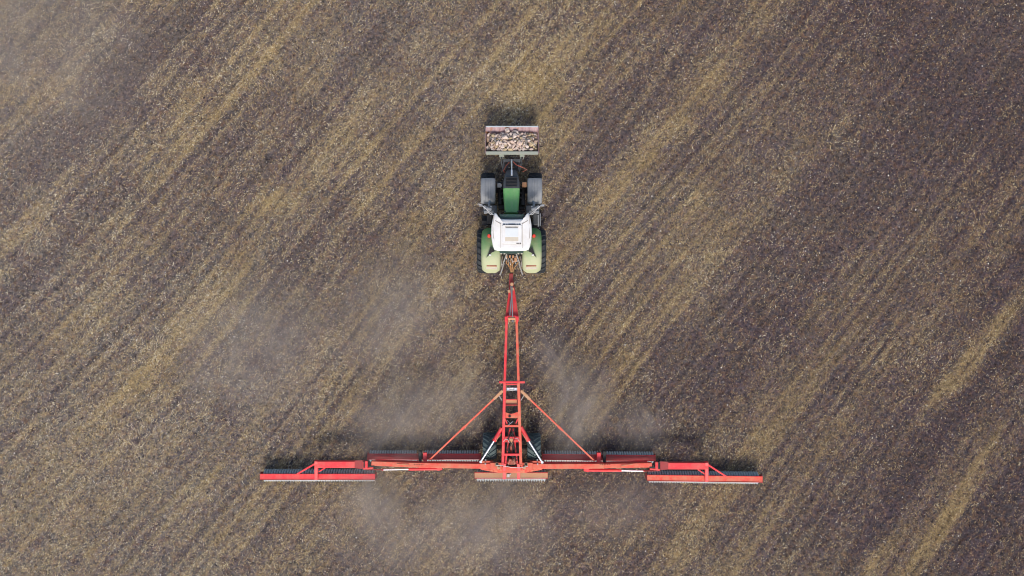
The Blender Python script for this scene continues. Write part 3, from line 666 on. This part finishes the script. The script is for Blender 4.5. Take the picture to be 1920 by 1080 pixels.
cc = MB(); cc.tube([P(953, 597, 1.24), P(966, 597, 1.24)], .055, 12); cc.box(P(955, 601, 1.2), (.07, .14, .08)); cc.box(P(966, 601, 1.2), (.05, .12, .08)); cc.build('hinge_pin', M['tan'], ro, .006)
# long rails
for sg, pts in ((-1, [(950, 598, 1.12), (948.6, 640, 1.2), (946.3, 718, 1.30), (942.8, 872, 1.22)]), (1, [(968.6, 598, 1.12), (969.8, 640, 1.2), (972.2, 718, 1.30), (976.6, 872, 1.22)])):
    b = MB()
    b.beam(P(*pts[0]), P(*pts[2]), .10, .16); b.beam(P(*pts[2]), P(*pts[3]), .115, .18)
    b.build('long_rail', M['red'] if sg < 0 else M['red_dusty'], ro, .012)
cr = MB(); cr.beam(P(936, 716.5, 1.36), P(984, 716.5, 1.36), .085, .09); cr.beam(P(949, 720.8, 1.25), P(970, 720.8, 1.25), .05, .05); cr.build('cross_bar', M['red'], ro, .01)
rdv = MB()
for yy in (727.5, 731): rdv.tube([P(950, yy, 1.33), P(970, yy, 1.33)], .018, 8)
rdv.box(P(953, 729.5, 1.33), (.08, .10, .04)); rdv.box(P(966.5, 729.5, 1.33), (.08, .10, .04)); rdv.build('stabiliser_rod', M['chrome'], ro)
rec = MB(); rec.box(P(958.5, 754, 1.18), (.46, .20, .03)); rec.build('tray_plate', M['tan'], ro, .006)
rec = MB(); rec.beam(P(948, 749, 1.22), P(969, 749, 1.22), .025, .1); rec.beam(P(948, 759.3, 1.22), P(969, 759.3, 1.22), .025, .1); rec.build('tray_edge', M['red'], ro)
pl = MB(); arc = [(945, 772)] + [(949 + i * 1.35, 773.2 + 2.6 * math.sin(math.pi * i / 14)) for i in range(15)] + [(973, 772), (973.5, 784), (945, 784)]
pl.loft([ring(arc, 1.25), ring(arc, 1.29)], smooth=False); pl.build('deck_plate', M['red_dusty'], ro, .006)
MB().tube([P(955.5, 780.5, 1.29), P(955.5, 780.5, 1.33)], .05, 12).build('deck_bolt', M['black'], ro)
for yy, hh, zz in ((798.5, .085, 1.30), (820.5, .09, 1.30), (852, .085, 1.27)): MB().beam(P(943, yy, zz), P(975.5, yy, zz), hh, .09).build('cross_bar', M['red_dusty' if yy < 810 else 'red'], ro, .01)
gs = MB()
for sg in (-1, 1): gs.beam(P(959 + sg * 12, 785, 1.27), P(959 + sg * 7.5, 796, 1.27), .05, .04); gs.beam(P(959 + sg * 14, 785, 1.25), P(959 + sg * 13, 798, 1.25), .06, .04)
gs.build('gusset', M['red'], ro)
ci = MB()
for sg in (-1, 1):
    ci.beam(P(959 + sg * 2.5, 803, 1.15), P(959 + sg * 6.5, 820, 1.15), .06, .08)
    ci.tube([P(959 + sg * 6.2, 826, 1.12), P(959 + sg * 8, 848, 1.05)], .035, 10); ci.beam(P(959 + sg * 9.5, 854, 1.18), P(959 + sg * 11.5, 872, 1.18), .07, .10)
ci.beam(P(946, 826, 1.1), P(973, 826, 1.1), .12, .1); ci.build('inner_strut', M['red'], ro, .008)
kn = MB(); kn.tube([P(959, 826, 1.26), P(959.5, 834, 1.22)], .055, 12); kn.box(P(958.5, 824, 1.32), (.14, .12, .05)); kn.build('pivot_knuckle', M['tan'], ro, .01)
cy = MB(); cy.tube([P(958.5, 834, 1.15), P(958.5, 851, 1.1)], .06, 12); cy.tube([P(953, 869, 1.15), P(957, 860, 1.2)], .07, 12); cy.tube([P(966, 869, 1.15), P(962, 860, 1.2)], .07, 12); cy.box(P(959, 866, 1.1), (.28, .2, .12)); cy.build('lift_cylinder', M['redbar'], ro)
bb = MB(); bb.box(P(959, 840, .80), (.62, 1.25, .18)); bb.build('under_plate', M['black'], ro, .02)
# hoses in the ladder frame
hz = MB()
for k in range(7):
    x0 = 951 + k * 2.4
    hz.tube([P(x0, 786, 1.2), P(x0 + rd.uniform(-3, 3), 794, 1.30), P(959 + rd.uniform(-8, 8), 806, 1.25), P(959 + rd.uniform(-9, 9), 822, 1.36), P(959 + rd.uniform(-10, 10), 842, 1.22), P(959 + rd.uniform(-12, 12), 864, 1.32)], .011, 6)
hz.build('hydraulic_hose', M['hose'], ro)
ht = MB(); ht.tube([P(944, 828, 1.4), P(947, 824, 1.42), P(952, 824, 1.38), P(955, 830, 1.3)], .011, 6); ht.tube([P(974, 828, 1.4), P(971, 823, 1.42), P(966, 822, 1.38)], .011, 6)
ht.tube([P(930, 872, 1.40), P(945, 873.5, 1.42), P(958, 876, 1.42), P(975, 877, 1.42), P(990, 874, 1.38)], .013, 6); ht.tube([P(951, 788, 1.28), P(956, 793, 1.33), P(952, 798, 1.36), P(962, 790, 1.3)], .011, 6)
ht.build('brake_line', M['silver'], ro)
# folding struts
for sg, a, b in ((-1, (941, 734, 1.30), (805.5, 862, .84)), (1, (978.5, 734, 1.30), (1115, 864.5, .84))):
    t = MB(); A_ = P(*a); B_ = P(*b); Q_ = A_.lerp(B_, .10); t.beam(Q_, B_, .068, .068); md = A_.lerp(B_, .52); t.beam(md - (B_ - A_).normalized() * .12, md + (B_ - A_).normalized() * .12, .095, .08)
    tb = t.build('tie_bar', M['red_dusty'], ro, .01)
    MB().beam(A_, Q_ + (Q_ - A_) * .1, .11, .09).tube([A_ + Vector((0, 0, -.08)), A_ + Vector((0, 0, .08))], .06, 10).build('tie_bar_end', M['tan'], tb, .01)
    MB().tube([P(959 + sg * 24.2, 740, 1.2), P(959 + sg * 17.5, 751, 1.2)], .016, 8).build('stay_rod', M['silver'], ro)
# wing lift cylinders
for a, m_, b in (((941, 802, 1.25), (926.8, 826, 1.22), (901.5, 865.5, 1.08)), ((976.8, 800, 1.25), (991, 826, 1.22), (1016.5, 866.5, 1.08))):
    t = MB(); t.tube([P(*a), P(*m_)], .075, 14); t.tube([P(*m_) - (P(*m_) - P(*a)).normalized() * .05, P(*m_) + (P(*m_) - P(*a)).normalized() * .02], .085, 14)
    cyo = t.build('wing_cylinder', M['red'], ro)
    MB().tube([P(*m_), P(*b)], .036, 12).tube([P(*b) + Vector((0, 0, -.06)), P(*b) + Vector((0, 0, .05))], .055, 10).build('piston_rod', M['chrome'], cyo)
    sgn = 1 if a[0] > 960 else -1
    MB().tube([P(a[0] + sgn * 1.5, a[1] + 12, 1.38), P(m_[0] - sgn * 5, m_[1] - 2, 1.42), P(m_[0] - sgn * 4, m_[1] + 1.5, 1.30)], .011, 6).build('cylinder_hose', M['tan'], cyo)
# transport wheels
for px, py in ((918.5, 836), (1000.5, 837)):
    c = P(px, py, .55); wheel(ro, (c.x, c.y, .53), .545, .56, 17, M['rubber_trailer'], M['red_dull'], -1 if px < 960 else 1, .05, .05, 1.0)
MB().beam(P(925, 838, .53), P(994, 838, .53), .12, .12).build('axle', M['black'], ro, .01)
# roller gangs
def gang(x0, y0, x1, y1, yc_off, chan_w, zt, ringrad, nring, chm, split=None, endx=(2.0, 2.0), wid_in=4):
    """x0..x1: channel in the picture at its top; rings hang under it"""
    A_, B_ = P(x0, y0, zt), P(x1, y1, zt)
    g = MB(); g.beam(A_ - Vector((0, 0, .05)), B_ - Vector((0, 0, .05)), chan_w, .10)
    go = g.build('roller_gang', chm, ro, .012)
    fl_ = MB()
    d = (B_ - A_).normalized()
    for s_ in (-1, 1): fl_.beam(A_ + Vector((0, s_ * (chan_w / 2 + .006), -.015)), B_ + Vector((0, s_ * (chan_w / 2 + .006), -.015)), .012, .075)
    fl_.build('channel_flange', M['red'], go)
    C0_, C1_ = P(x0 + endx[0], y0 + yc_off, ringrad), P(x1 - endx[1], y1 + yc_off, ringrad)
    for q_, Q in ((C0_, A_), (C1_, B_)):
        ex = Q.x; ep = MB()
        ep.loft([[Vector((ex + o_, a, b)) for a, b in ((q_.y - .09, ringrad - .08), (q_.y + .12, ringrad - .05), (q_.y + .20, zt - .12), (Q.y + .1, zt - .02), (Q.y - .1, zt - .02))] for o_ in (-.012, .012)], smooth=False)
        ep.build('end_plate', M['red_dull'], go)
    rg_ = MB(); L_ = (C1_ - C0_); pitch = L_.x / nring
    for k in range(nring):
        c = C0_.lerp(C1_, (k + .5) / nring)
        if split and any(a < c.x < b for a, b in split): continue
        hw_ = pitch * .40; nn = 40; off = k * 3
        def rf(kk, xx, off=off): return 1.0 if abs(xx) > hw_ * .5 else (1.035 if ((kk + off) % 4) < 2 else .965)
        rg_.lathe([(-hw_, ringrad * .66), (-hw_ * .96, ringrad * .80), (-hw_ * .35, ringrad * .97), (0, ringrad), (hw_ * .35, ringrad * .97), (hw_ * .96, ringrad * .80), (hw_, ringrad * .66)], c, nn, False, rf)
    rg_.tube([C0_ - Vector((.04, 0, 0)), C1_ + Vector((.04, 0, 0))], .05, 10)
    rg_.build('ring_roller', M['steel'], go)
    return go
g_ol = gang(487.5, 894.0, 703.0, 894.0, -3.2, .215, .60, .255, 43, M['red'], endx=(8, 1))
g_or = gang(1213.5, 896.0, 1430.0, 898.8, -3.0, .225, .60, .255, 43, M['red_dusty'], endx=(2, 9))
g_il = gang(689.0, 856.2, 901.0, 856.2, -1.6, .205, .55, .235, 44, M['red_dull'], endx=(4, 3), split=[(P(784, 0).x, P(795, 0).x)])
g_ir = gang(1017.0, 856.8, 1229.0, 859.0, -1.6, .205, .55, .235, 44, M['red_dull'], endx=(3, 4), split=[(P(1122, 0).x, P(1133, 0).x)])
g_c = gang(890.0, 891.5, 1027.0, 891.5, -.5, .225, .58, .25, 27, M['tan'], endx=(4, 4))
# pale teeth under each channel: worn ring edges with sunlight put into colour
def lit_teeth(par, x0, y0, x1, y1, z, n, ln_, slope, m):
    c = MB(); A_, B_ = P(x0, y0, z), P(x1, y1, z); c.beam(A_, B_, .02, .03)
    for k in range(n):
        p = A_.lerp(B_, (k + .5) / n); c.beam(p, p + Vector((slope, -ln_, -.06)), .032, .014, .022, .012)
    c.build('sunlit_ring_teeth', m, par)
M['lit_teeth'] = painted('sunlit_worn_steel', (.48, .46, .44), (.44, .36, .30), .5, .45, metal=.1, sc=8)
lit_teeth(g_ol, 497, 898.6, 702, 898.6, .50, 44, .075, .05, M['lit_teeth']); lit_teeth(g_or, 1216, 901.2, 1419, 903.6, .50, 44, .075, .05, M['lit_teeth'])
lit_teeth(g_c, 894, 896.6, 1023, 896.8, .48, 72, .09, 0.0, M['lit_teeth'])
lit_teeth(g_il, 698, 861.6, 898, 861.8, .46, 40, .045, 0.0, M['lit_teeth']); lit_teeth(g_ir, 1024, 862.4, 1212, 865.0, .46, 40, .045, 0.0, M['lit_teeth'])
# inner wing: box beam, secondary rail, brackets, outer beam
for side, pts in (('l', [(936, 873.5), (893, 873), (786, 871.5), (697, 868)]), ('r', [(984, 873.5), (1027, 873.5), (1133, 873.0), (1222, 871.2)])):
    sg = -1 if side == 'l' else 1
    b = MB(); b.beam(P(*pts[1], .92), P(*pts[2], .92), .20, .20); b.beam(P(*pts[2], .92), P(*pts[3], .92), .185, .19); b.beam(P(*pts[0], .98), P(*pts[1], .92), .23, .18, .20, .20)
    wb = b.build('wing_beam', M['red_dusty'], ro, .015)
    s_ = MB(); s_.beam(P(959 + sg * 58, 867.4, .80), P(959 + sg * 175, 866.6 + (1 if sg > 0 else 0), .78), .075, .07); s_.beam(P(959 + sg * 175, 865.5 + (1.6 if sg > 0 else 0), .78), P(959 + sg * 255, 862.8 + (2.6 if sg > 0 else 0), .72), .06, .06)
    s_.build('wing_rail', M['red'], wb, .008)
    k_ = MB(); bx_ = 797 if sg < 0 else 1122.5; bk2 = 788 if sg < 0 else 1133
    k_.box(P(bx_, 856, .68), (.16, .34, .14)); k_.beam(P(bx_, 862, .70), P(bx_, 871, .86), .14, .10); k_.build('roller_bracket', M['red'], wb, .012)
    MB().box(P(bk2, 853, .66), (.13, .34, .18)).beam(P(bk2, 860, .66), P(bk2, 868, .8), .12, .1).build('bearing_block', M['black'], wb, .02)
    bolts = MB()
    for k in range(6): bolts.tube([P(bx_ + sg * (4 + k * 3.2), 871.5, .93), P(bx_ + sg * (4 + k * 3.2), 871.5 - sg * .1, 1.035)], .016, 6)
    bolts.build('bolt_row', M['black'], wb)
    # gearbox-like hinge at the centre
    hn = MB(); hn.box(P(959 + sg * 29, 874, 1.10), (.46, .30, .14)); hn.box(P(959 + sg * 46, 866.5, .95), (.50, .12, .10)); hn.beam(P(959 + sg * 20, 884, 1.0), P(959 + sg * 33, 882, 1.0), .10, .14); hn.beam(P(959 + sg * 33, 882.5, 1.0), P(959 + sg * 57, 878.2, .9), .09, .12)
    hn.build('wing_hinge', M['red_dusty'], wb, .015)
    hc = MB(); hc.tube([P(959 + sg * 27.5, 871, 1.22), P(959 + sg * 27.5, 871, 1.26)], .09, 14); hc.box(P(959 + sg * 24, 876.5, 1.2), (.12, .10, .08)); hc.build('hinge_cap', M['tan'], wb, .01)
    hb = MB(); hb.tube([P(959 + sg * 27.5, 871, 1.26), P(959 + sg * 27.5, 871, 1.29)], .045, 10); hb.tube([P(959 + sg * 22, 880, 1.2), P(959 + sg * 26, 869, 1.3), P(959 + sg * 31, 874, 1.24)], .014, 6); hb.build('hinge_pin', M['black'], wb)
    sb = MB()
    for a, c_ in ((49, 870), (34, 878.5), (48.5, 862.5)): sb.tube([P(959 + sg * a, c_, 1.0), P(959 + sg * a, c_, 1.08)], .032, 8)
    sb.build('grease_nipple', M['silver'], wb)
    # fold cylinder behind the beam
    yb, yr = (879.2, 880.6) if sg < 0 else (881.6, 882.8)
    f0, f1, f2 = (823, 766, 719) if sg < 0 else (1101, 1165, 1206)
    fc = MB(); fc.tube([P(f0, yb, .80), P(f1, yb + .6, .80)], .055, 12); fc.beam(P(f0 - sg * 6, yb - 2, .84), P(f0 + sg * 3, yb, .82), .14, .12); fco = fc.build('fold_cylinder', M['red'], ro, .0)
    MB().tube([P(f1, yb + .6, .80), P(f2, yr, .80)], .034, 12).build('piston_rod', M['chrome'], fco)
    ey = MB(); ey.tube([P(f2, yr, .80), P(f2 + sg * 3, yr, .80)], .05, 10); ey.tube([P(f2 + sg * 3, yr, .80), P(f2 + sg * 32, yr - .3, .80)], .022, 8); ey.build('rod_eye', M['red_dull'], fco)
    hh_ = MB()
    hh_.tube([P(f1 - sg * 10, yb - 4, 1.0), P(f1 - sg * 2, yb - 2, 1.0), P(f1 + sg * 0, yb - 8, 1.06), P(f1 + sg * 22, 870, 1.04)], .012, 6); hh_.build('hydraulic_hose', M['tan'], fco)
    # outer arm
    if sg < 0: o = dict(b0=(683, 870.3), b1=(592, 870.3), cb=(593.3, 863.5, 898), br=((593, 868), (556, 889.5)), b2=((611, 876.2), (598, 884.5)), kn=674, knr=694)
    else: o = dict(b0=(1240, 872.8), b1=(1326, 873), cb=(1324.6, 866, 901.5), br=((1326, 870.5), (1361, 893)), b2=((1308, 880), (1321, 888.5)), kn=1244, knr=1226)
    ob = MB(); ob.beam(P(*o['b0'], .96), P(*o['b1'], .96), .265, .22); obo = ob.build('outer_beam', M['red'], ro, .015)
    x2 = MB(); x2.beam(P(o['cb'][0], o['cb'][1], 1.04), P(o['cb'][0], o['cb'][2], .80), .135, .14); x2.build('cross_arm', M['red'], obo, .012)
    x3 = MB(); x3.beam(P(*o['br'][0], 1.0), P(*o['br'][1], .66), .07, .07); x3.build('brace', M['red'], obo, .008)
    x4 = MB(); x4.beam(P(*o['b2'][0], .92), P(*o['b2'][1], .85), .05, .05); x4.build('brace', M['red'], obo, .006)
    x5 = MB(); x5.loft([[P(o['kn'] - sg * a, b_2, zz) for a, b_2 in ((-9, 863.5 + (2.2 if sg > 0 else 0)), (6, 863 + (2.2 if sg > 0 else 0)), (6, 879.5 + (2 if sg > 0 else 0)), (-9, 877.8 + (2.4 if sg > 0 else 0)))] for zz in (.84, 1.10)], smooth=False)
    x5.build('fold_knuckle', M['red_dull'], obo, .015)
    x6 = MB(); x6.box(P(o['kn'] - sg * 9, 870.5 + (2 if sg > 0 else 0), 1.06), (.05, .26, .10)); x6.box(P(o['knr'], 874 + (2 if sg > 0 else 0), 1.0), (.36, .06, .04)); x6.build('knuckle_gap', M['black'], obo)
    x7 = MB(); x7.box(P(o['kn'] - sg * 13, 871 + (2 if sg > 0 else 0), 1.02), (.12, .30, .12)); x7.beam(P(o['kn'] - sg * 7, 878.5 + (2 if sg > 0 else 0), .95), P(o['kn'] - sg * 26, 877 + (2 if sg > 0 else 0), .95), .07, .08); x7.build('knuckle_plate', M['red'], obo, .01)
# centre rear carrier
cx_ = MB(); cx_.beam(P(934, 880, 1.02), P(984, 880, 1.02), .24, .16); cx_.build('rear_cross_beam', M['red_dusty'], ro, .015)
for px in (945.5, 972.5): MB().beam(P(px, 868, 1.20), P(px, 897, .86), .125, .12).build('carrier_post', M['red'], ro, .01)
MB().box(P(953, 891.5, .66), (.11, .13, .06)).box(P(957, 889, .64), (.05, .06, .05)).build('id_plate', M['silver'], ro, .004)

# ------------------------------------------------------------------ dust
def dust_mat(dens, seed):
    m = bpy.data.materials.new('dust'); m.use_nodes = True; N = m.node_tree.nodes; L = m.node_tree.links
    N.remove(N['Principled BSDF']); v = N.new('ShaderNodeVolumePrincipled'); L.new(v.outputs[0], N['Material Output'].inputs['Volume'])
    v.inputs['Color'].default_value = (.99, .86, .77, 1); v.inputs['Anisotropy'].default_value = .1
    tc = N.new('ShaderNodeTexCoord'); ln = N.new('ShaderNodeVectorMath'); ln.operation = 'LENGTH'; L.new(tc.outputs['Object'], ln.inputs[0])
    mp = N.new('ShaderNodeMapping'); mp.inputs['Location'].default_value = (seed * 3.1, seed * 1.7, 0); L.new(tc.outputs['Object'], mp.inputs['Vector'])
    mp.inputs['Rotation'].default_value = (0, 0, .5); mp.inputs['Scale'].default_value = (1.5, .8, 1)
    n = noise(N, L, 1.9, 5, .62, vec=mp.outputs[0], dist=1.2)
    mr = math_(N, L, 'SUBTRACT', 1.0, ln.outputs['Value']); mr.node.use_clamp = True
    g = ramp(N, L, n.outputs[0], [(.40, (0, 0, 0)), (.68, (1, 1, 1))])
    g2 = math_(N, L, 'MULTIPLY', math_(N, L, 'POWER', mr, 1.4), math_(N, L, 'ADD', math_(N, L, 'MULTIPLY', g.outputs[0], .9), .12))
    L.new(math_(N, L, 'MULTIPLY', g2, dens * .62), v.inputs['Density'])
    return m
import bmesh
clouds = [  # px, py, half width m, half height m, half depth z, turn, density, label
 (1085, 770, 1.7, 2.6, 1.0, -.35, 2.5, 'dense dust plume rising ahead of the right inner roller'),
 (1045, 690, 1.4, 2.4, .9, .45, 1.3, 'thin dust wisp drifting up beside the right tie bar'),
 (480, 640, 4.4, 3.6, 1.0, .5, 1.35, 'broad faint dust haze left of the long drawbar'),
 (740, 590, 3.4, 4.0, 1.0, -.2, 1.1, 'soft dust haze between tractor and left wing'),
 (765, 785, 3.4, 2.2, .9, .2, 2.2, 'low dust cloud ahead of the left inner roller'),
 (870, 740, 2.0, 2.2, .9, .2, 1.2, 'faint dust left of the ladder frame'),
 (695, 930, 1.6, 2.0, .8, .1, 2.2, 'small dust puff behind the left wing joint'),
 (930, 975, 3.4, 3.0, .8, 0, 2.1, 'dust puff behind the central roller'),
 (770, 990, 4.6, 3.0, .8, .1, 1.3, 'thin dust veil behind the left wing'),
 (1200, 800, 1.6, 1.5, .8, .3, 1.3, 'small dust wisp above the right roller end'),
 (1150, 950, 3.8, 2.0, .7, .1, .8, 'thin dust veil behind the right wing'),
 (60, 100, 8.0, 6.0, 1.2, .7, .75, 'wide pale dust haze in the far left of the field')]
for i, (px, py, a, b, c, rz, dn, lab) in enumerate(clouds):
    bm = bmesh.new(); bmesh.ops.create_icosphere(bm, subdivisions=3, radius=1.0)
    me = bpy.data.meshes.new('dust_cloud'); bm.to_mesh(me); bm.free(); me.materials.append(dust_mat(dn, i + 1))
    o = bpy.data.objects.new('dust_cloud', me); COL.objects.link(o); o.location = P(px, py, c * .85); o.scale = (a, b, c); o.rotation_euler = (0, 0, rz)
    props(o, lab, 'dust', kind='stuff')
